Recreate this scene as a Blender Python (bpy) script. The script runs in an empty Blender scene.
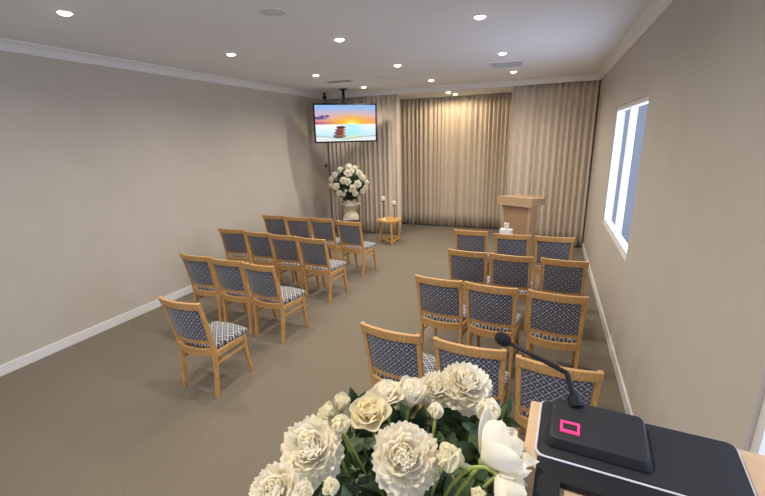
import bpy, bmesh, math, random
from mathutils import Vector, Matrix, Euler
C = bpy.context.scene.collection
PI = math.pi
R = math.radians
SC = bpy.context.scene

# ------------------------------------------------------------------ helpers
def link(name, bm, mat, parent=None, smooth=False, bevel=0.0, sub=0, recalc=True):
    if recalc:
        bmesh.ops.recalc_face_normals(bm, faces=bm.faces[:])
    me = bpy.data.meshes.new(name)
    bm.to_mesh(me); bm.free()
    if smooth:
        for p in me.polygons: p.use_smooth = True
    me.materials.append(mat)
    o = bpy.data.objects.new(name, me); C.objects.link(o)
    if parent: o.parent = parent
    if bevel:
        m = o.modifiers.new('bevel', 'BEVEL'); m.width = bevel; m.segments = 2; m.limit_method = 'ANGLE'
    if sub:
        m = o.modifiers.new('sub', 'SUBSURF'); m.levels = sub; m.render_levels = sub
    return o

def tag(o, label, cat, group=None):
    o['label'] = label; o['category'] = cat
    if group: o['group'] = group
    return o

def thing(name, label, cat, loc=(0, 0, 0), rotz=0.0, group=None):
    o = bpy.data.objects.new(name, None); C.objects.link(o)
    o.empty_display_size = 0.05
    o.location = loc; o.rotation_euler = (0, 0, rotz)
    return tag(o, label, cat, group)

def struct(name, bm, mat, **k):
    o = link(name, bm, mat, **k); o['kind'] = 'structure'; return o

def dup(root, loc, rotz, label, group=None):
    r = root.copy(); C.objects.link(r); r.location = loc; r.rotation_euler = (0, 0, rotz)
    r['label'] = label
    if group: r['group'] = group
    for ch in root.children:
        c = ch.copy(); C.objects.link(c); c.parent = r
        for g in ch.children:
            d = g.copy(); C.objects.link(d); d.parent = c
    return r

def box(bm, x0, x1, y0, y1, z0, z1, M=None):
    vs = [bm.verts.new(Vector(p)) for p in ((x0,y0,z0),(x1,y0,z0),(x1,y1,z0),(x0,y1,z0),(x0,y0,z1),(x1,y0,z1),(x1,y1,z1),(x0,y1,z1))]
    if M is not None:
        for v in vs: v.co = M @ v.co
    for f in ((0,3,2,1),(4,5,6,7),(0,1,5,4),(1,2,6,5),(2,3,7,6),(3,0,4,7)):
        bm.faces.new([vs[i] for i in f])
    return bm

def nb(): return bmesh.new()

def bx(*a, M=None): return box(nb(), *a, M=M)

def sweep(bm, secs):
    """loft a list of equal-length closed loops of points, capped"""
    rings = [[bm.verts.new(Vector(p)) for p in s] for s in secs]
    n = len(rings[0])
    for a, b in zip(rings[:-1], rings[1:]):
        for i in range(n):
            bm.faces.new((a[i], a[(i+1) % n], b[(i+1) % n], b[i]))
    bm.faces.new(rings[0][::-1]); bm.faces.new(rings[-1])
    return bm

def tube(bm, pts, rad, n=10):
    pts = [Vector(p) for p in pts]
    if not isinstance(rad, (list, tuple)): rad = [rad]*len(pts)
    secs = []; prev = None
    for i, p in enumerate(pts):
        t = (pts[min(i+1, len(pts)-1)] - pts[max(i-1, 0)]).normalized()
        if prev is None:
            a = t.orthogonal().normalized()
        else:
            a = (prev - t*prev.dot(t)).normalized()
        prev = a; b = t.cross(a)
        secs.append([p + rad[i]*(math.cos(2*PI*k/n)*a + math.sin(2*PI*k/n)*b) for k in range(n)])
    return sweep(bm, secs)

def lathe(bm, prof, n=32, off=(0, 0, 0)):
    off = Vector(off)
    secs = [[off + Vector((r*math.cos(2*PI*k/n), r*math.sin(2*PI*k/n), z)) for k in range(n)] for r, z in prof]
    return sweep(bm, secs)

def arcpath(f, n): return [f(i/(n-1)) for i in range(n)]

# ------------------------------------------------------------------ materials
def mat(name, col, rough=0.6, metal=0.0, spec=0.4, sheen=0.0, emit=None, es=0.0):
    m = bpy.data.materials.new(name); m.use_nodes = True
    b = m.node_tree.nodes['Principled BSDF']
    b.inputs['Base Color'].default_value = (*col, 1)
    b.inputs['Roughness'].default_value = rough
    b.inputs['Metallic'].default_value = metal
    b.inputs['Specular IOR Level'].default_value = spec
    if sheen:
        b.inputs['Sheen Weight'].default_value = sheen; b.inputs['Sheen Roughness'].default_value = 0.5
    if emit:
        b.inputs['Emission Color'].default_value = (*emit, 1); b.inputs['Emission Strength'].default_value = es
    return m

def N(m, t, **k):
    n = m.node_tree.nodes.new(t)
    for a, v in k.items(): setattr(n, a, v)
    return n
def L(m, a, b): m.node_tree.links.new(a, b)

def noise_mat(name, c1, c2, scale, rough=0.7, bump=0.0, stretch=(1, 1, 1), detail=4, spec=0.3, sheen=0.0, bscale=None, lo=.35, hi=.65):
    m = mat(name, c1, rough, spec=spec, sheen=sheen)
    b = m.node_tree.nodes['Principled BSDF']
    tc = N(m, 'ShaderNodeTexCoord'); mp = N(m, 'ShaderNodeMapping'); mp.inputs['Scale'].default_value = stretch
    ns = N(m, 'ShaderNodeTexNoise'); ns.inputs['Scale'].default_value = scale; ns.inputs['Detail'].default_value = detail
    cr = N(m, 'ShaderNodeValToRGB')
    cr.color_ramp.elements[0].position = lo; cr.color_ramp.elements[0].color = (*c1, 1)
    cr.color_ramp.elements[1].position = hi; cr.color_ramp.elements[1].color = (*c2, 1)
    L(m, tc.outputs['Object'], mp.inputs['Vector']); L(m, mp.outputs['Vector'], ns.inputs['Vector'])
    L(m, ns.outputs['Fac'], cr.inputs['Fac']); L(m, cr.outputs['Color'], b.inputs['Base Color'])
    if bump:
        bp = N(m, 'ShaderNodeBump'); bp.inputs['Strength'].default_value = bump; bp.inputs['Distance'].default_value = 0.004
        src = ns
        if bscale:
            src = N(m, 'ShaderNodeTexNoise'); src.inputs['Scale'].default_value = bscale; src.inputs['Detail'].default_value = 2
            L(m, tc.outputs['Object'], src.inputs['Vector'])
        L(m, src.outputs['Fac'], bp.inputs['Height']); L(m, bp.outputs['Normal'], b.inputs['Normal'])
    return m

def lattice_mat(name, axes, pitch, th=.44, pale=(.42, .42, .43, 1)):
    """dark woven fabric with a pale diamond lattice and a dot in every diamond"""
    m = mat(name, (.03, .03, .05), 0.8, spec=0.25, sheen=0.32)
    b = m.node_tree.nodes['Principled BSDF']
    tc = N(m, 'ShaderNodeTexCoord'); sp = N(m, 'ShaderNodeSeparateXYZ'); L(m, tc.outputs['Object'], sp.inputs[0])
    def mth(op, a, c=None):
        n = N(m, 'ShaderNodeMath', operation=op)
        for i, v in enumerate((a, c)):
            if v is None: continue
            if isinstance(v, (int, float)): n.inputs[i].default_value = v
            else: L(m, v, n.inputs[i])
        return n.outputs[0]
    X = sp.outputs[axes[0]]; Y = sp.outputs[axes[1]]
    Xs = mth('DIVIDE', X, pitch); Ys = mth('DIVIDE', Y, pitch*1.05)
    u = mth('ADD', Xs, Ys); v = mth('SUBTRACT', Xs, Ys)
    fu = mth('ABSOLUTE', mth('SUBTRACT', mth('FRACT', mth('ADD', u, 20.0)), 0.5))
    fv = mth('ABSOLUTE', mth('SUBTRACT', mth('FRACT', mth('ADD', v, 20.0)), 0.5))
    line = mth('GREATER_THAN', mth('MAXIMUM', fu, fv), th)
    d2 = mth('ADD', mth('MULTIPLY', fu, fu), mth('MULTIPLY', fv, fv))
    dot = mth('LESS_THAN', d2, 0.022)
    ring = mth('MULTIPLY', mth('GREATER_THAN', d2, 0.075), mth('LESS_THAN', d2, 0.115))
    mask = mth('MAXIMUM', mth('MAXIMUM', line, dot), mth('MULTIPLY', ring, 0.25))
    ns = N(m, 'ShaderNodeTexNoise'); ns.inputs['Scale'].default_value = 260
    L(m, tc.outputs['Object'], ns.inputs['Vector'])
    msk = mth('MULTIPLY', mask, mth('ADD', mth('MULTIPLY', ns.outputs['Fac'], 0.8), 0.5))
    mx = N(m, 'ShaderNodeMix', data_type='RGBA')
    mx.inputs['A'].default_value = (.024, .029, .062, 1); mx.inputs['B'].default_value = pale
    L(m, msk, mx.inputs['Factor']); L(m, mx.outputs['Result'], b.inputs['Base Color'])
    return m

M = {}
M['wall'] = noise_mat('wall_paint', (.54, .495, .435), (.56, .515, .455), 3, 0.85, spec=.2)
M['ceiling'] = noise_mat('ceiling_paint', (.79, .80, .82), (.81, .82, .84), 2, 0.9, spec=.2)
M['trim'] = mat('trim_white', (.80, .80, .80), 0.5)
M['carpet'] = noise_mat('carpet', (.160, .134, .096), (.210, .177, .128), 90, 0.95, bump=.5, spec=.1, sheen=.15, detail=6)
M['wood'] = noise_mat('beech_wood', (.47, .25, .085), (.62, .36, .14), 14, 0.38, stretch=(6, 6, 1), spec=.45)
M['oak'] = noise_mat('pale_oak', (.50, .33, .19), (.58, .40, .25), 10, 0.45, stretch=(1, 1, 7), spec=.4)
M['oakpanel'] = noise_mat('oak_panel', (.40, .255, .135), (.44, .285, .155), 10, 0.5, stretch=(1, 1, 7), spec=.35)
M['pine'] = noise_mat('honey_pine', (.55, .30, .08), (.68, .40, .13), 12, 0.35, stretch=(5, 5, 1), spec=.45)
M['fabric'] = lattice_mat('lattice_fabric_upright', (0, 2), 0.066)
M['fabric_seat_lit'] = lattice_mat('lattice_fabric_flat_lit', (0, 1), 0.066, .405, (.56, .545, .52, 1))  # same cloth as the backs, painted paler for light falling on seats
M['curtain'] = noise_mat('curtain_cloth', (.69, .595, .485), (.74, .645, .53), 6, 0.85, stretch=(30, 30, .6), spec=.2, sheen=.25)
M['black'] = mat('black_plastic', (.010, .010, .012), 0.55, spec=.25)
M['black_soft'] = noise_mat('black_foam', (.006, .006, .006), (.016, .016, .016), 300, 0.95, bump=.6)
M['dgrey'] = mat('dark_grey_plastic', (.018, .018, .020), 0.5)
M['silver'] = mat('silver_rim', (.58, .58, .61), 0.35)
M['chrome_dark'] = mat('dark_metal', (.05, .045, .04), 0.4, metal=.8)
M['urn'] = noise_mat('cream_plaster', (.66, .60, .46), (.74, .68, .54), 20, 0.55)
M['wax'] = mat('candle_wax', (.82, .78, .66), 0.5)
M['white'] = mat('white_card', (.80, .79, .76), 0.6)
M['lens'] = mat('lamp_lens', (1, 1, 1), 0.3, emit=(1, .93, .82), es=14)
M['lampring'] = mat('lamp_trim', (.8, .8, .78), 0.4)
M['grille'] = mat('grille', (.66, .65, .64), 0.6)
M['vent_dark'] = mat('vent_slot', (.05, .05, .05), 0.8)
M['vent_grey'] = mat('vent_cavity', (.42, .42, .43), 0.8)
M['pink'] = mat('pink_led', (.8, .02, .1), 0.4, emit=(1, .03, .16), es=1.6)
M['blue_led'] = mat('blue_led', (.05, .1, .8), 0.4, emit=(.1, .2, 1), es=1.5)
M['leaf'] = noise_mat('leaf_green', (.022, .045, .014), (.065, .11, .035), 14, 0.45, spec=.5)
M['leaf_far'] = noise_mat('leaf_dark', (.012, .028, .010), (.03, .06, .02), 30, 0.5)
M['stem'] = noise_mat('stem_green', (.22, .26, .05), (.32, .36, .10), 40, 0.45)
M['sepal'] = noise_mat('sepal_green', (.13, .19, .04), (.24, .28, .07), 40, 0.5)

def petal_mat(name, c1, c2, tr=0.52):
    m = noise_mat(name, c1, c2, 18, 0.6, spec=.25)
    b = m.node_tree.nodes['Principled BSDF']; out = m.node_tree.nodes['Material Output']
    t = N(m, 'ShaderNodeBsdfTranslucent'); t.inputs['Color'].default_value = (*c2, 1)
    mx = N(m, 'ShaderNodeMixShader'); mx.inputs[0].default_value = tr
    L(m, b.outputs[0], mx.inputs[1]); L(m, t.outputs[0], mx.inputs[2]); L(m, mx.outputs[0], out.inputs['Surface'])
    return m
M['petal'] = petal_mat('petal_white', (.92, .85, .68), (.95, .90, .76))
M['petal_cream'] = petal_mat('petal_cream', (.90, .79, .50), (.94, .86, .62))
M['petal_bud'] = petal_mat('petal_bud', (.86, .79, .52), (.91, .86, .66))
M['petal_far'] = petal_mat('petal_far', (.90, .86, .74), (.95, .92, .82), .3)
M['petal_orange'] = petal_mat('petal_orange', (.75, .36, .10), (.82, .48, .18))

# ------------------------------------------------------------------ room numbers (metres, camera above the origin)
XL, XR = -4.905, 0.745
H = 3.186
YB, YN, YF = 8.464, 9.732, -2.2
NXL, NXR = -3.068, -0.76           # inner edges of the two front curtains
HN = 3.092                         # niche ceiling
T = 0.12

struct('floor', bx(XL-T, XR+T, YF-T, YN+.45, -.1, 0), M['carpet'])
struct('ceiling', bx(XL-T, XR+T, YF-T, YB+.16, H, H+.1), M['ceiling'])
struct('wall_left', bx(XL-T, XL, YF-T, YB+.28, 0, H), M['wall'])
vx0, vx1, vz0, vz1 = -4.3, -.6, 1.0, 2.8  # opening for the added fill window behind the viewpoint
bm = nb()
box(bm, XL-T, vx0, YF-T, YF, 0, H); box(bm, vx1, XR+T, YF-T, YF, 0, H); box(bm, vx0, vx1, YF-T, YF, 0, vz0); box(bm, vx0, vx1, YF-T, YF, vz1, H)
struct('wall_front', bm, M['wall'])
# right wall with a window opening beside the viewpoint
wy0, wy1, wz0, wz1 = -1.7, 1.62, .95, 2.75
qy0, qy1, qz0, qz1 = 4.2, 6.2, 1.0, 2.5
bm = nb()
box(bm, XR, XR+T, YF, wy0, 0, H); box(bm, XR, XR+T, wy1, qy0, 0, H); box(bm, XR, XR+T, qy1, YB+.28, 0, H)
box(bm, XR, XR+T, qy0, qy1, 0, qz0); box(bm, XR, XR+T, qy0, qy1, qz1, H)
box(bm, XR, XR+T, wy0, wy1, 0, wz0); box(bm, XR, XR+T, wy0, wy1, wz1, H)
struct('wall_right', bm, M['wall'])
# far wall pieces either side of the curtained recess, the recess itself
bm = nb()
box(bm, XL, -3.90, YB+.16, YB+.28, 0, H); box(bm, -.40, XR, YB+.16, YB+.28, 0, H)
box(bm, -3.90, -3.78, YB+.16, YN+.3, 0, H); box(bm, -.52, -.40, YB+.16, YN+.3, 0, H)
box(bm, -3.90, -.40, YN+.2, YN+.32, 0, H)
struct('wall_back', bm, M['wall'])
struct('ceiling_recess', bx(-3.78, -.52, YB+.03, YN+.2, HN, H-.001), M['ceiling'])

def cornice(name, p0, p1, inward):
    """cove moulding from p0 to p1 on the ceiling line, profile leaning towards `inward`"""
    p0 = Vector(p0); p1 = Vector(p1); n = Vector(inward); up = Vector((0, 0, 1))
    prof = [(0, 0), (.095, 0), (.095, -.012), (.082, -.018), (.055, -.034), (.034, -.056), (.022, -.078), (.014, -.086), (.014, -.096), (0, -.096)]
    return struct(name, sweep(nb(), [[p + n*a + up*b for a, b in prof] for p in (p0, p1)]), M['trim'])
cornice('trim_1', (XL, YF, H), (XL, YB+.02, H), (1, 0, 0))
cornice('trim_2', (XL, YB+.02, H), (XR, YB+.02, H), (0, -1, 0))
cornice('trim_3', (XR, YF, H), (XR, YB+.02, H), (-1, 0, 0))
struct('baseboard_left', bx(XL, XL+.016, YF, YB+.02, 0, .11), M['trim'], bevel=.004)
struct('baseboard_right', bx(XR-.016, XR, YF, YB+.02, 0, .11), M['trim'], bevel=.004)

# window beside the viewpoint: frame + pane, daylight outside
wf = nb()
for a in ((wy0, wy1, wz0, wz0+.05), (wy0, wy1, wz1-.05, wz1), (wy0, wy0+.05, wz0+.05, wz1-.05), (wy1-.05, wy1, wz0+.05, wz1-.05), ((wy0+wy1)/2-.025, (wy0+wy1)/2+.025, wz0+.05, wz1-.05)):
    box(wf, XR+.02, XR+.09, a[0], a[1], a[2], a[3])
w1 = struct('window_1', wf, M['trim'])
gm = bpy.data.materials.new('window_glass'); gm.use_nodes = True
nt = gm.node_tree; nt.nodes.clear()
o_ = nt.nodes.new('ShaderNodeOutputMaterial'); mx_ = nt.nodes.new('ShaderNodeMixShader'); mx_.inputs[0].default_value = .08
tr_ = nt.nodes.new('ShaderNodeBsdfTransparent'); gl_ = nt.nodes.new('ShaderNodeBsdfGlossy'); gl_.inputs['Roughness'].default_value = .02
nt.links.new(tr_.outputs[0], mx_.inputs[1]); nt.links.new(gl_.outputs[0], mx_.inputs[2]); nt.links.new(mx_.outputs[0], o_.inputs[0])
link('pane', bx(XR+.05, XR+.056, wy0+.05, wy1-.05, wz0+.05, wz1-.05), gm, w1)

wf = nb()
for a in ((vx0, vx1, vz0, vz0+.05), (vx0, vx1, vz1-.05, vz1), (vx0, vx0+.05, vz0+.05, vz1-.05), (vx1-.05, vx1, vz0+.05, vz1-.05), (-2.48, -2.42, vz0+.05, vz1-.05)):
    box(wf, a[0], a[1], YF-.09, YF-.02, a[2], a[3])
w2 = struct('added_fill_window', wf, M['trim'])  # unseen window, added behind the viewpoint to lift the ambient light
link('pane', bx(vx0+.05, vx1-.05, YF-.056, YF-.05, vz0+.05, vz1-.05), gm, w2)

wf = nb()
for a in ((qy0, qy1, qz0, qz0+.05), (qy0, qy1, qz1-.05, qz1), (qy0, qy0+.05, qz0+.05, qz1-.05), (qy1-.05, qy1, qz0+.05, qz1-.05), ((qy0+qy1)/2-.025, (qy0+qy1)/2+.025, qz0+.05, qz1-.05)):
    box(wf, XR+.02, XR+.09, a[0], a[1], a[2], a[3])
w3 = struct('window_3', wf, M['trim'])
link('pane', bx(XR+.05, XR+.056, qy0+.05, qy1-.05, qz0+.05, qz1-.05), gm, w3)

# raised platform the viewpoint and near lectern stand on
PZ = 0.5
struct('platform', bx(-1.6, XR-.02, YF, 0.82, 0, PZ), M['carpet'])

# ------------------------------------------------------------------ curtains
def curtain(name, label, x0, x1, y, z0, z1, pitch, amp, seed):
    rnd = random.Random(seed)
    n = int((x1-x0)/pitch*14)
    # irregular folds: each fold has own width
    xs = [x0 + (x1-x0)*i/n for i in range(n+1)]
    ph = []; p = rnd.random()*6; w = pitch; acc = 0
    for x in xs:
        ph.append(p)
        p += 2*PI*((x1-x0)/n)/w
        acc += (x1-x0)/n
        if acc > w: acc = 0; w = pitch*rnd.uniform(.72, 1.35)
    rows = 10
    bm = nb(); grid = []
    ks = [rnd.uniform(-1, 1) for _ in range(60)]
    for j in range(rows+1):
        t = j/rows; z = z1 + (z0-z1)*t
        row = []
        for x, p in zip(xs, ph):
            fi = int(p/(2*PI)) % 60
            a = amp*(.78 + .22*t)*(1 + .25*ks[fi])
            s = math.sin(p); s = math.copysign(abs(s)**.8, s)
            yy = y + a*s + .012*t*ks[(fi*7) % 60]*math.sin(p*.5)
            xx = x + .010*math.sin(p*2) + .010*t*ks[(fi*3) % 60]*math.sin(p)**2
            row.append(bm.verts.new((min(max(xx, x0), x1), yy, z + (.006*ks[fi] if j == rows else 0))))
        grid.append(row)
    for j in range(rows):
        for i in range(n):
            bm.faces.new((grid[j][i], grid[j+1][i], grid[j+1][i+1], grid[j][i+1]))
    o = link(name, bm, M['curtain'], smooth=True)
    sm = o.modifiers.new('thick', 'SOLIDIFY'); sm.thickness = .004
    return tag(o, label, 'curtain', 'pleated floor length curtains')

curtain('curtain', 'beige pleated curtain hanging left of the recess behind the television', XL+.004, NXL, YB+.075, .025, H-.03, .105, .042, 3)
curtain('curtain', 'wide beige pleated curtain inside the lit recess, between the two side curtains', -3.77, -.53, YN, .025, HN-.004, .105, .05, 11)
curtain('curtain', 'greyish beige pleated curtain right of the recess behind the wooden lectern', NXR, XR-.02, YB+.075, .025, H-.03, .115, .05, 23)

# ------------------------------------------------------------------ chairs
def chair_proto(label, group):
    t = thing('chair', label, 'chair', group=group)
    def ypath(z):  # y of stile centre at height z
        pts = [(0, -.0), (.22, .028), (.42, .036), (.55, .018), (.75, -.022), (.93, -.066)]
        for (a, b), (c, d) in zip(pts[:-1], pts[1:]):
            if z <= c:
                u = (z-a)/(c-a); return b+(d-b)*u
        return pts[-1][1]
    for s in (-1, 1):                      # rear legs running up into the back stiles
        secs = []
        for k in range(15):
            z = .93*k/14
            x = s*(.200 + .015*max(0, (z-.42)/.51))
            y = ypath(z)
            wx = .0155; wy = .015 + .007*math.sin(PI*min(1, z/.84))
            secs.append([(x-wx, y-wy, z), (x+wx, y-wy, z), (x+wx, y+wy, z), (x-wx, y+wy, z)])
        link('leg', sweep(nb(), secs), M['wood'], t, bevel=.004)
    for s in (-1, 1):                      # splayed front legs
        secs = []
        for k in range(9):
            u = k/8; z = .425*u
            y = .452 - .052*math.sin(u*PI/2)
            x = s*(.197 - .004*u); w = .0135 + .0065*u
            secs.append([(x-w, y-w, z), (x+w, y-w, z), (x+w, y+w, z), (x-w, y+w, z)])
        link('leg', sweep(nb(), secs), M['wood'], t, bevel=.004)
    def curved(name, z0, z1, hx, th, bow, m, n=13, dy=0.0, arch=0.0, puff=0.0, **k):
        secs = []
        for i in range(n):
            u = -1 + 2*i/(n-1)
            x = hx*u; off = -bow*(1-u*u) + dy; zt = z1 + arch*(1-u*u)
            ring = []
            nz = 5
            pf = puff*(1-u**4)
            back = [(x, ypath(z0+(zt-z0)*j/nz)+off-th/2 - pf*math.sin(PI*j/nz), z0+(zt-z0)*j/nz) for j in range(nz+1)]
            front = [(x, ypath(z0+(zt-z0)*j/nz)+off+th/2 + pf*math.sin(PI*j/nz), z0+(zt-z0)*j/nz) for j in range(nz, -1, -1)]
            secs.append(back+front)
        return link(name, sweep(nb(), secs), m, t, **k)
    curved('top_rail', .862, .93, .231, .028, .040, M['wood'], dy=-.006, arch=.004, bevel=.005)
    curved('backrest', .548, .862, .186, .026, .034, M['fabric'], puff=.007, dy=-.002)
    curved('cross_rail', .508, .550, .190, .024, .030, M['wood'], bevel=.004)
    curved('back_seat_rail', .398, .470, .200, .026, .048, M['wood'], dy=-.012, bevel=.005)
    # seat pad with rounded front corners
    outl = []
    def add(x, y): outl.append((x, y))
    add(-.178, .048); add(.178, .048)
    for k in range(5):
        a = -PI/2*0 + PI/2*k/4
        add(.180 + .035*math.cos(a), .425 + .035*math.sin(a))
    add(.10, .472); add(0, .476); add(-.10, .472)
    for k in range(5):
        a = PI/2 + PI/2*k/4
        add(-.180 + .035*math.cos(a), .425 + .035*math.sin(a))
    cx, cy = 0, .26
    secs = []
    for sc, z in ((.97, .418), (1.0, .424), (1.005, .448), (.985, .464), (.93, .473), (.80, .480), (.5, .486), (.15, .488)):
        secs.append([(cx+(x-cx)*sc, cy+(y-cy)*sc, z) for x, y in outl])
    link('seat', sweep(nb(), secs), M['fabric_seat_lit'], t, smooth=True)
    b = nb()
    for s in (-1, 1):
        secs = []
        for (x, y) in ((s*.197, .04), (s*.199, .40)):
            secs.append([(x-.011, y, .366), (x+.011, y, .366), (x+.011, y, .419), (x-.011, y, .419)])
        sweep(b, secs)
    box(b, -.188, .188, .402, .426, .366, .419)
    link('seat_frame', b, M['wood'], t, bevel=.003)
    for s in (-1, 1):
        b = nb(); x = s*.198
        sweep(b, [[(x-.008, y, .292), (x+.008, y, .292), (x+.008, y, .316), (x-.008, y, .316)] for y in (.035, .405)])
        link('stretcher', b, M['wood'], t, bevel=.003)
    return t

LG = 'chairs left of the aisle'; RG = 'chairs right of the aisle'
def cl(row, seat, side): return 'wooden chair with dark lattice fabric, %s %s of aisle, %s' % (row, side, seat)
seats = [
 # left block, front row first
 (-4.454, 5.753, 1.1, cl('front row', 'beside the wall', 'left'), LG),
 (-3.945, 5.720, 0.0, cl('front row', 'third seat from aisle', 'left'), LG),
 (-3.471, 5.736, -4.5, cl('front row', 'second seat from aisle', 'left'), LG),
 (-2.893, 5.614, -6.2, cl('front row', 'aisle seat', 'left'), LG),
 (-4.393, 4.638, 4.5, cl('second row', 'beside the wall', 'left'), LG),
 (-3.858, 4.580, -3.0, cl('second row', 'third seat from aisle', 'left'), LG),
 (-3.364, 4.521, -1.7, cl('second row', 'second seat from aisle', 'left'), LG),
 (-2.875, 4.479, -4.7, cl('second row', 'aisle seat', 'left'), LG),
 (-3.787, 3.370, -3.0, cl('third row', 'third seat from aisle', 'left'), LG),
 (-3.297, 3.340, -3.5, cl('third row', 'second seat from aisle', 'left'), LG),
 (-2.815, 3.311, -5.0, cl('third row', 'aisle seat', 'left'), LG),
 (-2.785, 2.275, -1.0, cl('nearest row', 'aisle seat', 'left'), LG),
 # right block
 (-0.933, 5.507, -0.5, cl('front row', 'aisle seat', 'right'), RG),
 (-0.376, 5.434, 2.7, cl('front row', 'middle seat', 'right'), RG),
 (0.136, 5.440, 2.0, cl('front row', 'third seat from aisle', 'right'), RG),
 (-0.784, 4.474, -5.0, cl('second row', 'aisle seat', 'right'), RG),
 (-0.304, 4.445, -3.0, cl('second row', 'middle seat', 'right'), RG),
 (0.229, 4.430, -2.5, cl('second row', 'third seat from aisle', 'right'), RG),
 (-0.866, 3.480, -4.9, cl('third row', 'aisle seat', 'right'), RG),
 (-0.387, 3.447, -4.6, cl('third row', 'middle seat', 'right'), RG),
 (0.150, 3.425, -3.5, cl('third row', 'third seat from aisle', 'right'), RG),
 (-0.923, 2.379, -6.5, cl('nearest row', 'aisle seat', 'right'), RG),
 (-0.379, 2.353, -1.5, cl('nearest row', 'middle seat', 'right'), RG),
 (0.140, 2.295, -3.0, cl('nearest row', 'third seat from aisle', 'right'), RG),
]
p0 = None
for x, y, a, lab, g in seats:
    if p0 is None:
        p0 = chair_proto(lab, g); p0.location = (x, y, 0); p0.rotation_euler = (0, 0, R(a))
    else:
        dup(p0, (x, y, 0), R(a), lab, g)

# ------------------------------------------------------------------ ceiling fittings
def spot(name, loc, energy, size=R(160), blend=1.0, col=(1, .91, .79), rad=.045):
    l = bpy.data.lights.new(name, 'SPOT'); l.energy = energy; l.spot_size = size; l.spot_blend = blend
    l.color = col; l.shadow_soft_size = rad
    o = bpy.data.objects.new(name, l); C.objects.link(o); o.location = loc
    return o
def downlight(loc, label, group, proto=None):
    if proto:
        return dup(proto, loc, 0, label, group)
    t = thing('ceiling_downlight', label, 'ceiling light', loc, 0, group)
    link('trim_ring', lathe(nb(), [(.047, .0), (.047, -.004), (.052, -.008), (.060, -.007), (.064, -.003), (.064, 0)], 28), M['lampring'], t, smooth=True)
    link('lens', lathe(nb(), [(.046, -.001), (.046, -.004), (.041, -.013), (.028, -.020), (.006, -.023)], 24), M['lens'], t, smooth=True)
    return t
DG = 'recessed ceiling downlights'
cols = ((-3.525, 'left column'), (-2.09, 'middle column'), (-.65, 'right column'))
rws = (((4.03, 4.01, 3.88), 'nearest of three in view'), ((5.90, 5.74, 5.63), 'second of three in view'), ((7.70, 7.50, 7.29), 'farthest, towards the curtains'))
dl = None
E_MAIN = 84
for ci, (x, cn) in enumerate(cols):
    for ys, rn in rws:
        lab = 'round glowing ceiling downlight, %s, %s' % (cn, rn)
        d = downlight((x, ys[ci], H), lab, DG, dl)
        dl = dl or d
        spot('downlight_beam', (x, ys[ci], H-.03), E_MAIN*(1.3 if rn[0] == 'f' else 1.0))
for x, n in ((-3.525, 'left'), (-2.09, 'middle'), (-.65, 'right')):
    downlight((x, 2.25, H), 'round ceiling downlight above the nearest chair row, %s column' % n, DG, dl)
    spot('downlight_beam', (x, 2.25, H-.03), E_MAIN*.8)
    if n != 'left':
        spot('downlight_beam', (x, .45, H-.03), E_MAIN*1.2)
downlight((-2.07, 8.76, HN), 'small downlight in the recess ceiling, the left of the close pair', 'recess downlights', dl)
downlight((-2.02, 9.22, HN), 'small downlight in the recess ceiling, the right of the close pair', 'recess downlights', dl)
spot('downlight_beam', (-2.05, 8.98, HN-.04), 44, size=R(178), blend=.3, col=(1, .82, .54))

def round_speaker(loc, label, r=.11):
    t = thing('ceiling_speaker', label, 'speaker', loc, 0, 'round ceiling speakers')
    link('rim', lathe(nb(), [(r-.008, 0), (r-.008, -.006), (r, -.005), (r+.004, 0)], 36), M['trim'], t, smooth=True)
    link('grille', lathe(nb(), [(r-.009, -.001), (r-.009, -.004), (.02, -.005)], 36), M['grille'], t)
    return t
round_speaker((-2.14, 2.97, H), 'round speaker grille in the ceiling near the top of the photo')
round_speaker((-2.765, 6.63, H), 'round speaker grille in the ceiling right of the dark air vent')

def vent(loc, rotz, w, d, label, slot, mb='vent_dark', ml='grille'):
    t = thing('air_vent', label, 'air vent', loc, rotz, 'ceiling air vents')
    b = nb()
    box(b, -w/2, w/2, -d/2, -d/2+.03, -.012, 0); box(b, -w/2, w/2, d/2-.03, d/2, -.012, 0)
    box(b, -w/2, -w/2+.03, -d/2+.03, d/2-.03, -.012, 0); box(b, w/2-.03, w/2, -d/2+.03, d/2-.03, -.012, 0)
    link('frame', b, M['trim'], t)
    link('backing', bx(-w/2+.03, w/2-.03, -d/2+.03, d/2-.03, -.003, -.0005), M[mb], t)
    b = nb(); n = slot
    for i in range(n):
        y = -d/2+.03 + (d-.06)*(i+.5)/n
        Mx = Matrix.Translation((0, y, -.009)) @ Matrix.Rotation(R(32), 4, 'X')
        box(b, -w/2+.03, w/2-.03, -(d-.06)/n*.62, (d-.06)/n*.62, -.001, .001, M=Mx)
    link('louvre', b, M[ml], t)
    return t
vent((-3.52, 6.68, H), 0, .50, .22, 'dark slatted air vent in the ceiling left of the television pole', 4)
vent((-.68, 6.50, H), R(6), .48, .46, 'square white air vent in the ceiling beside the right column of downlights', 12, 'vent_grey', 'trim')

t = thing('security_camera', 'small black dome camera under the ceiling in the far left corner', 'camera', (-4.69, 8.16, H))
link('mount', lathe(nb(), [(.035, 0), (.035, -.02), (.03, -.025), (.012, -.03), (.012, -.06)], 20), M['black'], t, smooth=True)
link('dome', lathe(nb(), [(.03, -.055), (.045, -.07), (.05, -.09), (.042, -.115), (.024, -.13), (.004, -.134)], 20), M['black'], t, smooth=True)

tag(link('wall_sensor', bx(XL, XL+.022, 8.37, 8.42, 1.57, 1.64), M['black'], bevel=.004),
    'tiny black sensor on the left wall above the flower arrangement', 'sensor')

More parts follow.
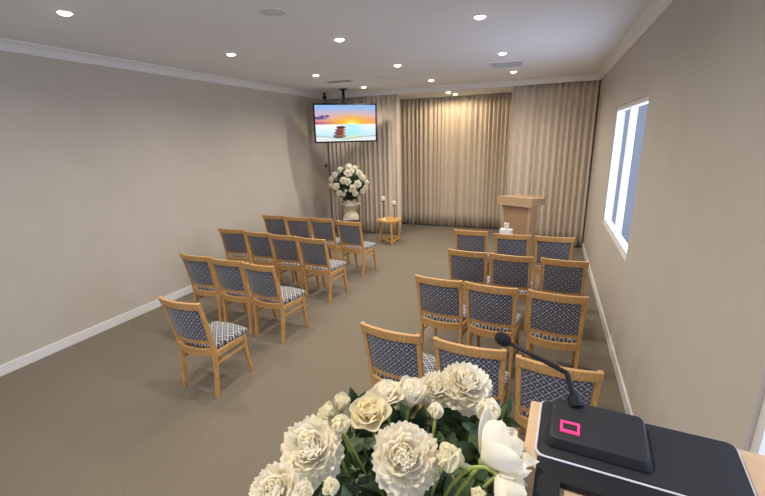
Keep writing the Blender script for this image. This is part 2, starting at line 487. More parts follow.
# ------------------------------------------------------------------ television
tvx, tvy, tvz, tva, tvt = -3.928, 7.646, 2.513, .7186, .048
tv = thing('television', 'black flat television showing a sunset over water, hung from the ceiling', 'television', (tvx, tvy, tvz), 0)
tv.rotation_euler = Euler((tvt, 0, tva), 'XYZ')   # -Y faces the seats, leaning down a touch
W_, Hh_ = 1.328, .764
b = nb(); bw = .03
for a in ((-W_/2, W_/2, Hh_/2-bw, Hh_/2), (-W_/2, W_/2, -Hh_/2, -Hh_/2+bw), (-W_/2, -W_/2+bw, -Hh_/2+bw, Hh_/2-bw), (W_/2-bw, W_/2, -Hh_/2+bw, Hh_/2-bw)):
    box(b, a[0], a[1], -.012, .02, a[2], a[3])
link('bezel', b, M['black'], tv)
link('rear_casing', bx(-W_/2+.01, W_/2-.01, .016, .055, -Hh_/2+.01, Hh_/2-.01), M['black'], tv, bevel=.01)
sm = bpy.data.materials.new('screen_picture'); sm.use_nodes = True
nt = sm.node_tree; nt.nodes.clear()
o_ = nt.nodes.new('ShaderNodeOutputMaterial'); e_ = nt.nodes.new('ShaderNodeEmission'); a_ = nt.nodes.new('ShaderNodeVertexColor')
a_.layer_name = 'picture'; e_.inputs['Strength'].default_value = 1.0
nt.links.new(a_.outputs[0], e_.inputs[0]); nt.links.new(e_.outputs[0], o_.inputs[0])
def lerp(a, b, t): t = max(0, min(1, t)); return tuple(x+(y-x)*t for x, y in zip(a, b))
def sm_(a, b, x): t = max(0, min(1, (x-a)/(b-a))); return t*t*(3-2*t)
def picture(u, v):
    if v > .47:
        q = (v-.47)/.53
        c = lerp((.97, .64, .42), (.86, .72, .76), sm_(.02, .42, q)); c = lerp(c, (.58, .73, .93), sm_(.38, .95, q))
        c = lerp(c, (.66, .30, .62), .85*sm_(.50, .0, u)*sm_(.30, .0, q))
        c = lerp(c, (.96, .56, .42), .5*sm_(.10, .0, abs(q-.34-.10*math.sin(u*5)))*sm_(.2, .7, u))
        blob = max(math.exp(-((u-cx)/sx)**2-((q-cy)/sy)**2) for cx, cy, sx, sy in ((.03, .33, .06, .06), (.11, .39, .045, .07), (.19, .42, .035, .06), (.08, .30, .1, .035)))
        c = lerp(c, (.33, .26, .55), min(1, 1.3*blob))
        g = math.exp(-((u-.60)/.30)**2-((q)/.42)**2); c = lerp(c, (1.0, .72, .10), .95*g)
        g = math.exp(-((u-.60)/.11)**2-((q+.02)/.22)**2); c = lerp(c, (1.0, .98, .55), min(1, 1.2*g))
    else:
        q = v/.47
        c = lerp((.78, .93, .97), (.95, .98, 1.0), sm_(.35, .95, q))
        c = lerp(c, (.55, .90, .95), .55*math.exp(-((u-.60)/.17)**2)*sm_(.1, .5, q))
        c = lerp(c, (.90, .95, .62), .6*math.exp(-((u-.62)/.12)**2-((q-.2)/.16)**2))
        s = .33 - .17*math.sin(PI*min(1, max(0, u)))+.03*math.sin(u*11)
        c = lerp(c, (.62, .60, .56), .6*math.exp(-((q-s)/.035)**2))
        c = lerp(c, (.93, .93, .90), .8*sm_(s, s-.12, q))
        for cx, cy, rx, ry, col in ((.385, .30, .112, .12, (.58, .40, .33)), (.39, .49, .095, .11, (.56, .33, .28)), (.40, .66, .088, .10, (.62, .36, .32)), (.415, .82, .080, .085, (.38, .23, .24))):
            d = ((u-cx)/rx)**2+((q-cy)/ry)**2
            if d < 1: c = lerp(col, tuple(x*.55 for x in col), sm_(.1, -1, (q-cy)/ry)); c = lerp(c, (.95, .70, .55), .5*sm_(.2, .9, (u-cx)/rx))
    return c
nx, nz = 150, 84
b = nb(); sw, sh = W_-2*bw, Hh_-2*bw
lay = b.loops.layers.float_color.new('picture')
vs = [[b.verts.new((-sw/2+sw*i/nx, -.004, -sh/2+sh*j/nz)) for i in range(nx+1)] for j in range(nz+1)]
def lin(c): return tuple((x/12.92 if x <= .04045 else ((x+.055)/1.055)**2.4) for x in c)
for j in range(nz):
    for i in range(nx):
        f = b.faces.new((vs[j][i], vs[j][i+1], vs[j+1][i+1], vs[j+1][i]))
        for lp, (di, dj) in zip(f.loops, ((0, 0), (1, 0), (1, 1), (0, 1))):
            lp[lay] = (*lin(picture((i+di)/nx, (j+dj)/nz)), 1)
link('screen', b, sm, tv, recalc=False)
# bracket and ceiling pole (vertical, so its points are turned into the tilted television's frame)
inv = (Matrix.Translation((tvx, tvy, tvz)) @ tv.rotation_euler.to_matrix().to_4x4()).inverted()
back = Vector((-math.sin(tva), math.cos(tva), 0))
pc = Vector((tvx, tvy, 0)) + back*.12
b = nb(); sweep(b, [[inv @ (pc + Vector((math.cos(k*PI/2+PI/4+tva)*.036, math.sin(k*PI/2+PI/4+tva)*.036, z))) for k in range(4)] for z in (tvz-.18, H-.012)])
pole_ = link('ceiling_pole', b, M['black'], tv)
b = nb(); sweep(b, [[inv @ (pc + Vector((math.cos(k*PI/10)*.085, math.sin(k*PI/10)*.085, z))) for k in range(20)] for z in (H-.014, H-.001)])
link('ceiling_plate', b, M['black'], pole_)
b = nb(); box(b, -.22, .22, .05, .075, -.17, .17); box(b, -.04, .04, .07, .105, -.06, .06)
link('bracket', b, M['black'], tv)

# ------------------------------------------------------------------ flower helpers
def petal(bm, Mx, ln, wd, bend, cup, ruf, rnd, nu=6, nv=6, tipr=.80):
    ph = rnd.uniform(0, 6.3); kk = rnd.uniform(5, 8) if nu < 10 else rnd.uniform(7, 10)
    grid = []
    for j in range(nv+1):
        v = j/nv
        hw = wd/2*(math.sin(PI*(.06+tipr*v)))**.75
        if abs(bend) > 1e-4: yy = ln*math.sin(bend*v)/bend; zz = ln*(1-math.cos(bend*v))/bend
        else: yy = ln*v; zz = 0
        row = []
        for i in range(nu+1):
            u = -1+2*i/nu
            e = ruf*ln*v*v*math.sin(kk*u+ph)
            ny = yy - ln*.16*u*u*v*v + .5*e*v
            row.append(bm.verts.new(Mx @ Vector((hw*u, ny, zz + cup*hw*u*u + e*.8))))
        grid.append(row)
    for j in range(nv):
        for i in range(nu):
            bm.faces.new((grid[j][i], grid[j][i+1], grid[j+1][i+1], grid[j+1][i]))

def bloom(kind, Rr, seed, nu=6, nv=6):
    """petals around +Z, flower base at the origin; local petal frame: +Y outward along petal, +Z inner side"""
    rnd = random.Random(seed); bm = nb()
    # rings: (count, tilt from, tilt to, length from, to, width from, to, bend from, to, cup, ruffle)
    spec = dict(peony=[(54, 3, 96, .70, .92, .46, .70, .95, .55, .30, .085), (18, 80, 108, .90, 1.02, .70, .86, .45, .15, .28, .07)],
                rose=[(14, 3, 26, .95, 1.05, .62, .95, 1.1, .8, .45, .02), (13, 30, 68, 1.05, 1.12, 1.05, 1.25, .75, .05, .40, .03)],
                bud=[(8, 2, 12, 1.5, 1.7, 1.0, 1.5, .65, .80, .55, .004)],
                halfopen=[(16, 3, 38, 1.1, 1.3, .7, 1.2, .8, .35, .45, .03)],
                magnolia=[(4, 6, 20, 1.3, 1.5, .9, 1.1, .7, .6, .40, .01), (6, 34, 66, 1.7, 1.95, 1.15, 1.4, .75, .5, .42, .012)],
                far=[(14, 4, 70, .7, .9, .62, .9, .8, .5, .4, .04), (8, 80, 105, .9, 1, .9, 1, .3, .2, .3, .04)])[kind]
    i = 0
    for n, t0, t1, l0, l1, w0, w1, b0, b1, cup, ruf in spec:
        for q in range(n):
            t = (q+.5)/n; tt = t**.75; i += 1
            az = i*2.39996 + rnd.uniform(-.2, .2)
            tilt = R(t0+(t1-t0)*tt) + rnd.uniform(-.08, .08)*(1 if kind in ('peony', 'rose', 'far') else .4)
            ln = Rr*(l0+(l1-l0)*t)*(rnd.uniform(.88, 1.05) if kind == 'peony' else rnd.uniform(.93, 1.05))
            wd = Rr*(w0+(w1-w0)*t)*rnd.uniform(.9, 1.1)
            bd = b0+(b1-b0)*t + rnd.uniform(-.15, .15)
            r0 = Rr*.12*t
            Mx = Matrix.Rotation(az, 4, 'Z') @ Matrix.Translation((0, r0, Rr*.08*(1-t))) @ Matrix.Rotation(PI/2 - tilt, 4, 'X') @ Matrix.Rotation(rnd.uniform(-.25, .25) if kind == 'peony' else 0, 4, 'Y')
            petal(bm, Mx, ln, wd, bd, cup, ruf, rnd, nu, nv, (.68 if kind == 'peony' else .78) if kind not in ('bud', 'magnolia') else .88)
    return bm

def face_matrix(pos, direction, roll=0):
    q = Vector(direction).normalized().to_track_quat('Z', 'Y')
    return Matrix.Translation(Vector(pos)) @ q.to_matrix().to_4x4() @ Matrix.Rotation(roll, 4, 'Z')

def leaf(bm, Mx, ln, wd, rnd, fold=.25, bend=-.5):
    rows = 6; grid = []
    for j in range(rows+1):
        v = j/rows; hw = wd/2*math.sin(PI*min(.97, .04+.95*v**.85))
        y = ln*math.sin(bend*v)/bend; z = ln*(1-math.cos(bend*v))/bend
        grid.append([bm.verts.new(Mx @ Vector((hw*u, y, z + fold*hw*abs(u)))) for u in (-1, -.5, 0, .5, 1)])
    for j in range(rows):
        for i in range(4):
            bm.faces.new((grid[j][i], grid[j][i+1], grid[j+1][i+1], grid[j+1][i]))

# ------------------------------------------------------------------ urn, its stand and arrangement (far left)
ux, uy, ub = -3.90, 7.615, .52
st = thing('plant_stand', 'thin black wire stand holding the cream urn', 'plant stand', (ux, uy, 0), R(27))
s_ = .19
for sx in (-1, 1):
    for sy in (-1, 1):
        link('leg', tube(nb(), [(sx*s_, sy*s_, 0), (sx*s_, sy*s_, ub+.33)], .005, 8), M['chrome_dark'], st)
for z in (.12, ub+.33):
    b = nb()
    for k in range(4):
        a = ((-1, -1), (1, -1), (1, 1), (-1, 1))[k]; c = ((1, -1), (1, 1), (-1, 1), (-1, -1))[k]
        tube(b, [(a[0]*s_, a[1]*s_, z), (c[0]*s_, c[1]*s_, z)], .006, 6)
    link('ring', b, M['chrome_dark'], st)
link('shelf', bx(-s_, s_, -s_, s_, ub-.008, ub), M['chrome_dark'], st)
urn = thing('urn', 'cream pedestal urn on a wire stand under the white flowers', 'urn', (ux, uy, ub+.001), R(27))
b = nb(); box(b, -.175, .175, -.175, .175, 0, .04)
link('plinth', b, M['urn'], urn, bevel=.006)
link('bowl', lathe(nb(), [(.165, .038), (.172, .055), (.165, .07), (.145, .10), (.118, .135), (.094, .17), (.092, .19), (.105, .20), (.10, .215), (.13, .235), (.17, .26), (.178, .285), (.215, .30), (.228, .315), (.225, .335), (.20, .34), (.15, .335), (.12, .34), (.115, .42), (.10, .43), (.09, .40)], 40), M['urn'], urn, smooth=True)
# arrangement: ball of white blooms with dark leaves
ar = thing('flower_arrangement', 'round arrangement of white blooms and dark leaves in the cream urn', 'flowers', (ux, uy, ub+.40))
ac = Vector((0, 0, .36)); ra = .40
rnd = random.Random(5)
b = nb()
for i in range(420):
    d = Vector((rnd.gauss(0, 1), rnd.gauss(0, 1), rnd.gauss(0, 1))).normalized()
    rr = ra*rnd.uniform(.35, .98)
    p = ac + Vector((d.x*rr, d.y*rr, d.z*rr*1.0))
    if p.z < .02: p.z = .02+rnd.random()*.05
    leaf(b, face_matrix(p, (d + Vector((rnd.gauss(0, .5), rnd.gauss(0, .5), rnd.gauss(0, .5)))), rnd.uniform(0, 6)), rnd.uniform(.08, .13), rnd.uniform(.04, .06), rnd)
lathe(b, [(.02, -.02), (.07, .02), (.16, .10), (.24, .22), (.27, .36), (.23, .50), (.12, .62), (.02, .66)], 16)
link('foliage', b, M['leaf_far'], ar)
pm = [bloom('far', 1.0, 40+k, 4, 4) for k in range(3)]
meshes = []
for k, bmx in enumerate(pm):
    me = bpy.data.meshes.new('flower_head'); bmx.to_mesh(me); bmx.free(); me.materials.append(M['petal_far'])
    for p in me.polygons: p.use_smooth = True
    meshes.append(me)
mo = meshes[0].copy(); mo.materials.clear(); mo.materials.append(M['petal_orange'])
# view-facing heads read off the photograph (right, up offsets in metres) plus the far side of the ball
view = Vector((3.935, -7.6, .55)).normalized(); rt = Vector((.89, .456, 0)).normalized(); upv = rt.cross(view)*-1
upv = view.cross(rt); upv = upv if upv.z > 0 else -upv
heads = [(0, .40, .085), (-.20, .34, .075), (.14, .36, .08), (-.02, .25, .10), (.07, .29, .07), (.24, .24, .095), (.31, .14, .09), (-.33, .22, .08),
         (-.42, .12, .08), (-.14, .10, .09), (-.04, .07, .09), (.19, .01, .10), (-.31, -.04, .095), (.07, -.08, .085), (-.24, -.19, .085), (.12, -.20, .085),
         (.30, -.16, .085), (.37, -.08, .08), (-.36, -.13, .05), (.02, -.13, .05), (-.15, -.20, .07), (.40, .03, .07), (-.43, -.02, .07), (-.09, -.13, .04)]
for k, (hx, hy, hr) in enumerate(heads):
    hx *= .93; hy *= .95
    q = max(.02, 1 - (hx*hx + hy*hy)/(.45*.45))
    p = ac + rt*hx + upv*hy + view*(.42*math.sqrt(q))
    d = (p-ac).normalized()*1.0 + view*.35
    o = bpy.data.objects.new('flower_head', mo if k == 18 else meshes[k % 3]); C.objects.link(o); o.parent = ar
    o.matrix_local = face_matrix(p - d.normalized()*hr*.35, d, k*1.3) @ Matrix.Scale(hr*.86, 4)
    if k == 18: o['label'] = 'small orange bloom'
for k in range(16):
    a = k*2.4; zz = -.25+.6*((k*5) % 16)/16
    d = (-view*.9 + rt*math.cos(a)*.9 + upv*math.sin(a)*.9).normalized()
    p = ac + d*.40
    o = bpy.data.objects.new('flower_head', meshes[k % 3]); C.objects.link(o); o.parent = ar
    o.matrix_local = face_matrix(p, d, a) @ Matrix.Scale(.085, 4)

# ------------------------------------------------------------------ small side table with candle holders
tb = thing('side_table', 'small honey coloured three-legged side table in front of the curtains', 'table', (-3.09, 7.84, 0))
tl = [Vector((.15, -.26, 0)), Vector((-.25, .06, 0)), Vector((.13, .22, 0))]
TH = .50
link('tabletop', lathe(nb(), [(.05, TH-.04), (.255, TH-.04), (.27, TH-.03), (.27, TH-.012), (.255, TH-.012), (.25, TH-.016), (.05, TH-.016)], 8), M['pine'], tb)
b = nb(); lathe(b, [(.252, TH-.014), (.272, TH-.014), (.272, TH+.014), (.255, TH+.014), (.252, TH+.008)], 8)
link('tray_rim', b, M['pine'], tb)
for p in tl:
    q = p*.90
    b = nb(); w = .017
    sweep(b, [[(p.x+sx*w, p.y+sy*w, 0) for sx, sy in ((-1, -1), (1, -1), (1, 1), (-1, 1))], [(q.x+sx*w*1.1, q.y+sy*w*1.1, TH-.038) for sx, sy in ((-1, -1), (1, -1), (1, 1), (-1, 1))]])
    link('leg', b, M['pine'], tb, bevel=.003)
for i in range(3):
    a, c = tl[i]*.98, tl[(i+1) % 3]*.98
    d = (c-a).normalized(); n = Vector((-d.y, d.x, 0))*.011
    b = nb(); sweep(b, [[p+n+Vector((0, 0, .045)), p-n+Vector((0, 0, .045)), p-n+Vector((0, 0, .085)), p+n+Vector((0, 0, .085))] for p in (a, c)])
    link('stretcher', b, M['pine'], tb)

def candlestick(x, y, h, label, clabel):
    z = TH-.013
    t = thing('candle_holder', label, 'candle holder', (x, y, z), 0, 'candle holders on the side table')
    link('base', lathe(nb(), [(.05, 0), (.05, .008), (.03, .016), (.012, .022), (.008, .03)], 24), M['chrome_dark'], t, smooth=True)
    link('stem', lathe(nb(), [(.008, .02), (.007, h*.3), (.011, h*.33), (.007, h*.36), (.007, h-.03), (.012, h-.025)], 12), M['chrome_dark'], t, smooth=True)
    link('cup', lathe(nb(), [(.012, h-.028), (.034, h-.016), (.046, h-.002), (.046, h), (.02, h-.004)], 24), M['chrome_dark'], t, smooth=True)
    c = thing('candle', clabel, 'candle', (x, y, z+h-.002), 0, 'pillar candles')
    link('wax', lathe(nb(), [(.036, 0), (.038, .004), (.038, .082), (.034, .088), (.01, .084)], 24), M['wax'], c, smooth=True)
    link('wick', tube(nb(), [(0, 0, .08), (.001, 0, .098)], .0015, 6), M['black'], c)
candlestick(-3.225, 7.84, .42, 'taller thin dark candle holder on the left of the side table', 'white pillar candle on the taller left holder')
candlestick(-2.985, 7.87, .33, 'shorter thin dark candle holder on the right of the side table', 'white pillar candle on the shorter right holder')
tag(link('glass_votive', lathe(nb(), [(.028, 0), (.034, .01), (.034, .055), (.030, .055), (.028, .012), (.004, .01)], 20), M['white'], smooth=True), 'small white votive cup at the foot of the taller candle holder', 'votive')
bpy.data.objects['glass_votive'].location = (-3.175, 7.735, TH-.013)

# ------------------------------------------------------------------ far lectern
lc = thing('lectern', 'pale wooden lectern with a box top in front of the right curtain', 'lectern', (-.395, 7.36, 0), -R(25))
LH = 1.17
link('side_panel', bx(-.265, -.225, -.19, .07, .05, LH-.16), M['oak'], lc, bevel=.004)
link('side_panel', bx(.225, .265, -.19, .07, .05, LH-.16), M['oak'], lc, bevel=.004)
link('front_panel', bx(-.225, .225, -.165, -.135, .05, LH-.16), M['oakpanel'], lc)
link('base', bx(-.30, .30, -.23, .16, 0, .05), M['oak'], lc, bevel=.005)
b = nb()
sweep(b, [[(x, -.26, LH-.16), (x, .24, LH-.16), (x, .24, LH-.06), (x, -.26, LH)] for x in (-.315, .315)])
link('reading_top', b, M['oak'], lc, bevel=.005)
link('book_ledge', bx(-.30, .30, .225, .25, LH-.07, LH-.03), M['oak'], lc)

# low stool in front of the lectern with tissue box
stl = thing('stool', 'low wooden stool in front of the lectern under the tissue box', 'stool', (-.585, 6.88, 0))
link('stool_top', lathe(nb(), [(.10, .52), (.135, .525), (.14, .535), (.14, .548), (.05, .55)], 28), M['oak'], stl)
for k in range(3):
    a = k*2*PI/3+.3
    link('leg', tube(nb(), [(.13*math.cos(a), .13*math.sin(a), 0), (.09*math.cos(a), .09*math.sin(a), .524)], [.011, .014], 8), M['oak'], stl)
ts = thing('tissue_box', 'white tissue box with a tissue pulled up, in front of the lectern', 'tissue box', (-.585, 6.88, .551), R(-8))
link('carton', bx(-.10, .10, -.06, .06, 0, .105), M['white'], ts, bevel=.004)
rnd = random.Random(2); b = nb()
secs = []
for j in range(9):
    v = j/8; secs.append([(.040*(1-.1*v)*math.cos(a)*(1+.12*v*math.sin(5*a+j*.3)), (.022+.014*v)*math.sin(a)*(1+.2*v*math.sin(4*a)), .104+.105*v + (.012*math.sin(3*a) if j == 8 else 0)) for a in [2*PI*k/24 for k in range(24)]])
sweep(b, secs)
link('tissue', b, M['white'], ts, smooth=True)

# ------------------------------------------------------------------ near lectern (bottom right) with panel and microphone
CAM_H = 2.19105
f_px, yaw, pitch, roll = 397.55, R(22.6426), R(15.4017), R(-1.5249)
fw = Vector((-math.sin(yaw)*math.cos(pitch), math.cos(yaw)*math.cos(pitch), -math.sin(pitch)))
r0 = Vector((math.cos(yaw), math.sin(yaw), 0)); u0 = r0.cross(fw)
rv = r0*math.cos(roll)+u0*math.sin(roll); uv = -r0*math.sin(roll)+u0*math.cos(roll)
E = Vector((0, 0, CAM_H))

# reading surface: plane through lp tilted towards the speaker's side
LA = R(3)                                   # lectern turned towards the aisle
SL = R(8)
def at(px, py, d): return E + (fw + rv*(px-382.5)/f_px - uv*(py-248)/f_px).normalized()*d
TL = at(541, 397, .77); TZ = TL.z-.0125-PZ                     # height of the top's far edge
lm = Matrix.Translation((TL.x, TL.y, 0)) @ Matrix.Rotation(-LA, 4, 'Z')
nl = thing('lectern', 'wooden lectern with a black top panel and microphone at the bottom right', 'lectern', (TL.x, TL.y, PZ), -LA)
LW, LD = .50, .42
top = Matrix.Translation((0, 0, TZ)) @ Matrix.Rotation(SL, 4, 'X')   # local: x 0..LW, y 0..-LD
link('reading_top', bx(-.015, LW, -LD, .004, -.028, 0, M=top), M['oak'], nl, bevel=.003)
link('side_panel', bx(.012, .037, -.36, -.02, .03, TZ-.13), M['oak'], nl)
link('side_panel', bx(LW-.05, LW-.025, -.36, -.02, .03, TZ-.13), M['oak'], nl)
link('front_panel', bx(.012, LW-.025, -.02, .0, .03, TZ-.032), M['oak'], nl)
link('base', bx(-.01, LW, -.38, .02, 0, .03), M['oak'], nl)

def rrect(x0, x1, y0, y1, r, n=6):
    pts = []
    for cx, cy, a0 in ((x1-r, y1-r, 0), (x0+r, y1-r, PI/2), (x0+r, y0+r, PI), (x1-r, y0+r, 1.5*PI)):
        for k in range(n+1):
            a = a0+PI/2*k/n; pts.append((cx+r*math.cos(a), cy+r*math.sin(a)))
    return pts
def slab(bm, out, z0, z1, M4, inset=0.0):
    cx = sum(p[0] for p in out)/len(out); cy = sum(p[1] for p in out)/len(out)
    return sweep(bm, [[M4 @ Vector((x, y, z0)) for x, y in out], [M4 @ Vector((cx+(x-cx)*(1-inset), cy+(y-cy)*(1-inset), z1)) for x, y in out]])

pw = lm @ Matrix.Translation((0, 0, PZ)) @ top
cp = thing('control_panel', 'black rounded control panel with a silver rim lying on the near lectern', 'control panel')
cp.matrix_world = pw
I4 = Matrix.Identity(4)
link('rim', slab(nb(), rrect(0, .26, -.115, .0, .014), .001, .010, I4), M['silver'], cp)
link('face', slab(nb(), rrect(.0030, .2570, -.1118, -.0030, .011), .010, .0125, I4), M['dgrey'], cp)
link('blue_indicator', bx(.036, .052, -.1172, -.115, .003, .008, M=I4), M['blue_led'], cp)

mc = thing('microphone', 'black gooseneck microphone on a dark base with a pink lit button', 'microphone')
mc.matrix_world = pw
link('base', slab(nb(), rrect(.013, .150, -.098, -.006, .010), .0130, .030, I4, .10), M['dgrey'], mc, bevel=.002)
b = nb()
x0, x1, y0, y1, w = .032, .058, -.079, -.059, .0030
for a in ((x0, x1, y0, y0+w), (x0, x1, y1-w, y1), (x0, x0+w, y0+w, y1-w), (x1-w, x1, y0+w, y1-w)):
    box(b, a[0], a[1], a[2], a[3], .0295, .0325)
bt_ = link('button', bx(x0+w, x1-w, y0+w, y1-w, .0295, .0315), M['dgrey'], mc)
link('lit_ring', b, M['pink'], bt_)
pinv = pw.inverted()
n0 = Vector((.052, -.018, .029))
bend = pinv @ at(567, 373, .745); hd = pinv @ at(510, 343.5, .745); he = pinv @ at(496.5, 335.5, .75)
up1 = n0 + (bend-n0)*.93
pts = [n0, n0+(bend-n0)*.4, up1, bend + (hd-bend)*.015, bend+(hd-bend)*.07, bend+(hd-bend)*.5, hd]
link('socket', tube(nb(), [n0, n0+(bend-n0)*.32], [.011, .009], 14), M['black'], mc)
link('gooseneck', tube(nb(), pts, [.0045]*3+[.0042]*2+[.0036]*2, 10), M['black'], mc, smooth=True)
ax = (he-hd); ln_ = ax.length
prof = [(0, .25), (.10, .62), (.3, .92), (.55, 1.0), (.78, .85), (.92, .55), (1.0, .12)]
link('windscreen', tube(nb(), [hd+ax*(-.05+1.15*a) for a, r in prof], [.0118*r for a, r in prof], 16), M['black_soft'], mc, smooth=True)

# dark document stand below the panel
ds = thing('document_stand', 'black document stand standing below the control panel on the near lectern', 'document stand')
ds.matrix_world = pw
b = nb(); sx0, sx1, sy0, sy1, w = .005, .26, -.30, -.118, .032
for a in ((sx0, sx1, sy1-w, sy1), (sx0, sx1, sy0, sy0+w), (sx0, sx0+w, sy0+w, sy1-w), (sx1-w, sx1, sy0+w, sy1-w)):
    box(b, a[0], a[1], a[2], a[3], .001, .012)
link('frame', b, M['black'], ds)

# ------------------------------------------------------------------ near arrangement: every bloom a thing
FC = Vector((-.17, .50, 1.44))              # where the stems meet
def flower(kind, px, py, d, rpx, label, m='petal', facing=None, lean=.5, name=None, seed=1, group=None, stem=True, cat='flower'):
    pos = at(px, py, d); Rr = rpx/f_px*d
    tocam = (E-pos).normalized(); out = (pos-FC).normalized()
    if facing is None: dr = (tocam*lean + out*(1-lean)).normalized()
    else:
        dr = (rv*facing[0] + uv*facing[1] + tocam*facing[2]).normalized()
    base = pos - dr*Rr*(.35 if kind in ('peony', 'rose') else .8 if kind in ('bud', 'halfopen', 'magnolia') else .4)
    root = thing(name or kind, label, cat, base, 0, group)
    Mr = Matrix.Translation(-base) @ face_matrix(base, dr, seed*.7)
    bm = bloom(kind, Rr, seed, 10 if kind == 'peony' else 8 if kind in ('magnolia', 'rose') else 6, 8)
    bm.transform(Mr)
    link('petals', bm, M[m], root, smooth=True, recalc=False)
    b = nb()
    rnd = random.Random(seed)
    for k in range(5):
        Mx = Mr @ Matrix.Rotation(k*2*PI/5, 4, 'Z') @ Matrix.Translation((0, .04*Rr, -.05*Rr)) @ Matrix.Rotation(R({'bud': 62, 'halfopen': 48, 'magnolia': 40}.get(kind, 0)), 4, 'X')
        leaf(b, Mx, Rr*.55, Rr*.36, rnd, .3, .5)
    bmesh.ops.translate(b, verts=lathe_into(b, Mr, Rr), vec=(0, 0, 0))
    link('sepals', b, M['sepal'], root, smooth=True)
    if stem:
        s0 = Vector((0, 0, 0)); s2 = FC - base; s1 = -dr*min(.07, s2.length*.4)
        pts = []
        for k in range(9):
            t = k/8; pts.append(s0*(1-t)**2 + s1*2*t*(1-t) + s2*t*t)
        link('stem', tube(nb(), pts, max(.0028, .06*Rr), 8), M['stem'], root, smooth=True)
    return root
def lathe_into(b, Mr, Rr):
    """small receptacle under the petals"""
    before = set(b.verts)
    secs = []
    for r, z in ((.02, -.16), (.12, -.10), (.19, .0), (.16, .08)):
        secs.append([Mr @ Vector((r*Rr*math.cos(2*PI*k/10), r*Rr*math.sin(2*PI*k/10), z*Rr)) for k in range(10)])
    sweep(b, secs)
    return [v for v in b.verts if v not in before]

G = 'white blooms in the near arrangement'
flower('peony', 405, 457, .66, 31.5, 'large white peony facing the viewer in the middle of the arrangement', lean=.85, seed=3, group=G)
flower('peony', 310, 447, .70, 29, 'large white peony at the left of the arrangement beside the carpet', lean=.6, seed=5, group=G)
flower('peony', 274, 491, .68, 24, 'white peony at the bottom left corner of the arrangement', lean=.55, seed=8, group=G)
flower('peony', 467, 382, .80, 24, 'full white peony at the upper right, in front of the dark chairs', lean=.62, seed=9, group=G)
flower('peony', 437, 387, .80, 19, 'white peony tucked against the left of the upper right peony', lean=.6, seed=12, group=G)
flower('rose', 369, 413, .71, 19, 'pale yellow cream rose left of the middle of the arrangement', 'petal_cream', facing=(-.15, .55, .75), seed=4, group=G)
flower('rose', 386, 397, .77, 19, 'white rose at the top behind the pale yellow rose', lean=.3, seed=6, group=G)
flower('halfopen', 411, 391, .775, 22, 'white half open rose at the top, right of the white rose', facing=(.15, .9, .35), name='rose', seed=7, group=G)
flower('halfopen', 327, 411, .72, 12.5, 'small cream half open rose at the top left edge', 'petal_bud', facing=(-.6, .7, .4), name='rose', seed=13, group=G)
flower('halfopen', 342, 401, .73, 12.5, 'small pointed cream rose above the cream yellow bud', 'petal_bud', facing=(.1, 1, .2), name='rose', seed=14, group=G)
flower('bud', 341, 424, .695, 12, 'small bud with yellow green base left of the pale yellow rose', 'petal_bud', facing=(.3, .75, .5), name='flower_bud', seed=15, group='flower buds', cat='flower bud')
flower('bud', 331, 487, .635, 11, 'rounded cream bud at the bottom between the left and middle peonies', 'petal_bud', facing=(-.1, .7, .7), name='flower_bud', seed=16, group='flower buds', cat='flower bud')
flower('bud', 436, 411, .73, 10, 'white pointed bud standing above the middle peony', 'petal', facing=(.1, 1, .25), name='flower_bud', seed=17, group='flower buds', cat='flower bud')
flower('bud', 449, 458, .655, 17, 'round cream bud just right of the middle peony', 'petal_bud', facing=(.4, .6, .7), name='flower_bud', seed=18, group='flower buds', cat='flower bud')
flower('magnolia', 500, 447, .655, 26, 'large smooth petalled white magnolia at the right, showing its side', facing=(.66, .62, .05), seed=21, group=G)
flower('magnolia', 509, 485, .645, 16, 'smaller white magnolia hanging below the large one at the bottom right', facing=(.62, -.55, .3), seed=22, group=G)
flower('peony', 523, 460, .70, 18, 'ruffled white peony half hidden behind the large magnolia', facing=(.7, .3, .5), seed=23, group=G)
flower('bud', 487, 411, .76, 15, 'pale shadowed white rose behind the magnolia, below the upper right peony', facing=(.1, 1, .2), name='rose', seed=24, group=G)
flower('bud', 478, 495, .63, 9, 'cream bud at the bottom edge left of the magnolia', 'petal_bud', facing=(.1, .6, .7), name='flower_bud', seed=25, group='flower buds', cat='flower bud')
flower('rose', 303, 493, .66, 9, 'small white rose at the bottom between the two left peonies', facing=(.3, .3, .8), seed=26, group=G)

# leaves packed between the blooms: nobody could count them
rnd = random.Random(77); b = nb()
for i in range(360):
    px = rnd.uniform(318, 500); py = rnd.uniform(404, 520)
    if px < 345 and py < 430: continue
    lo = max(0, (404+.0015*(px-420)**2) - py)
    if lo > 4: continue
    d = .845 - .0012*(py-404) + rnd.uniform(0, .07)
    p = at(px, py, d)
    tocam = (E-p).normalized()
    dr = (tocam*.2 + rv*rnd.gauss(0, .7) + uv*rnd.gauss(.2, .7) + tocam*rnd.gauss(0, .3)).normalized()
    side = dr.cross(tocam).normalized(); nn = side.cross(dr)
    Mx = Matrix.Translation(p) @ Matrix((( side.x, dr.x, nn.x, 0), (side.y, dr.y, nn.y, 0), (side.z, dr.z, nn.z, 0), (0, 0, 0, 1))) @ Matrix.Rotation(rnd.gauss(0, .6), 4, 'Y')
    leaf(b, Mx, rnd.uniform(.032, .052), rnd.uniform(.020, .034), rnd)
fo = link('foliage', b, M['leaf'], smooth=True); fo['kind'] = 'stuff'
tag(fo, 'dark green leaves filling the near arrangement between the white blooms', 'foliage')
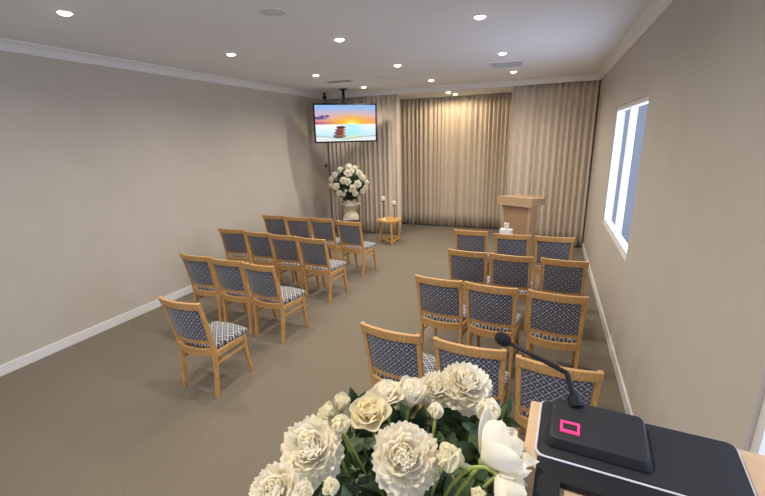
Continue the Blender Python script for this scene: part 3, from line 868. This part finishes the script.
# bowl and plinth carrying it (below the frame)
bw_ = thing('flower_bowl', 'white bowl under the near arrangement', 'bowl', (FC.x, FC.y, 1.20))
link('bowl', lathe(nb(), [(.06, 0), (.07, .01), (.11, .06), (.135, .14), (.14, .20), (.13, .20), (.12, .14), (.02, .08)], 32), M['white'], bw_, smooth=True)
link('floral_foam', lathe(nb(), [(.10, .10), (.12, .16), (.11, .235), (.03, .25)], 20), M['leaf_far'], bw_)
pl = thing('plinth', 'white square plinth under the flower bowl', 'plinth', (FC.x, FC.y, PZ))
link('column', bx(-.13, .13, -.13, .13, .04, .66), M['white'], pl)
link('cap', bx(-.16, .16, -.16, .16, .66, .699), M['white'], pl, bevel=.004)
link('foot', bx(-.16, .16, -.16, .16, 0, .04), M['white'], pl, bevel=.004)

# ------------------------------------------------------------------ daylight, world, camera
def daylight(name, loc, rot, sx, sy, e, col):
    al = bpy.data.lights.new(name, 'AREA'); al.shape = 'RECTANGLE'; al.size = sx; al.size_y = sy; al.energy = e; al.color = col
    ao = bpy.data.objects.new(name, al); C.objects.link(ao); ao.location = loc; ao.rotation_euler = rot
daylight('window_daylight', (XR+.25, (wy0+wy1)/2, (wz0+wz1)/2), (0, R(90), 0), 1.8, 3.3, 48, (.56, .70, 1.0))
daylight('window_daylight', (XR+.25, (qy0+qy1)/2, (qz0+qz1)/2), (0, R(90), 0), 1.5, 1.9, 42, (.64, .74, 1.0))
daylight('window_daylight', ((vx0+vx1)/2, YF-.3, (vz0+vz1)/2), (R(90), 0, 0), 3.7, 1.8, 48, (.76, .85, 1.0))  # fill light for ceiling and room through the added rear window
w = bpy.data.worlds.new('World'); SC.world = w; w.use_nodes = True
bg = w.node_tree.nodes['Background']; bg.inputs[0].default_value = (.55, .68, 1, 1); bg.inputs[1].default_value = .5

cd = bpy.data.cameras.new('camera'); cam = bpy.data.objects.new('camera', cd); C.objects.link(cam)
cd.sensor_width = 36; cd.sensor_fit = 'HORIZONTAL'; cd.lens = f_px/765*36; cd.clip_start = .02
m3 = Matrix((rv, uv, -fw)).transposed()
cam.matrix_world = Matrix.Translation(E) @ m3.to_4x4()
SC.camera = cam
SC.view_settings.view_transform = 'Standard'; SC.view_settings.look = 'None'
SC.view_settings.exposure = 0.10; SC.view_settings.gamma = 1; SC.view_settings.use_curve_mapping = False
SC.cycles.use_denoising = True
SC.cycles.max_bounces = 8; SC.cycles.diffuse_bounces = 5; SC.cycles.sample_clamp_indirect = 4
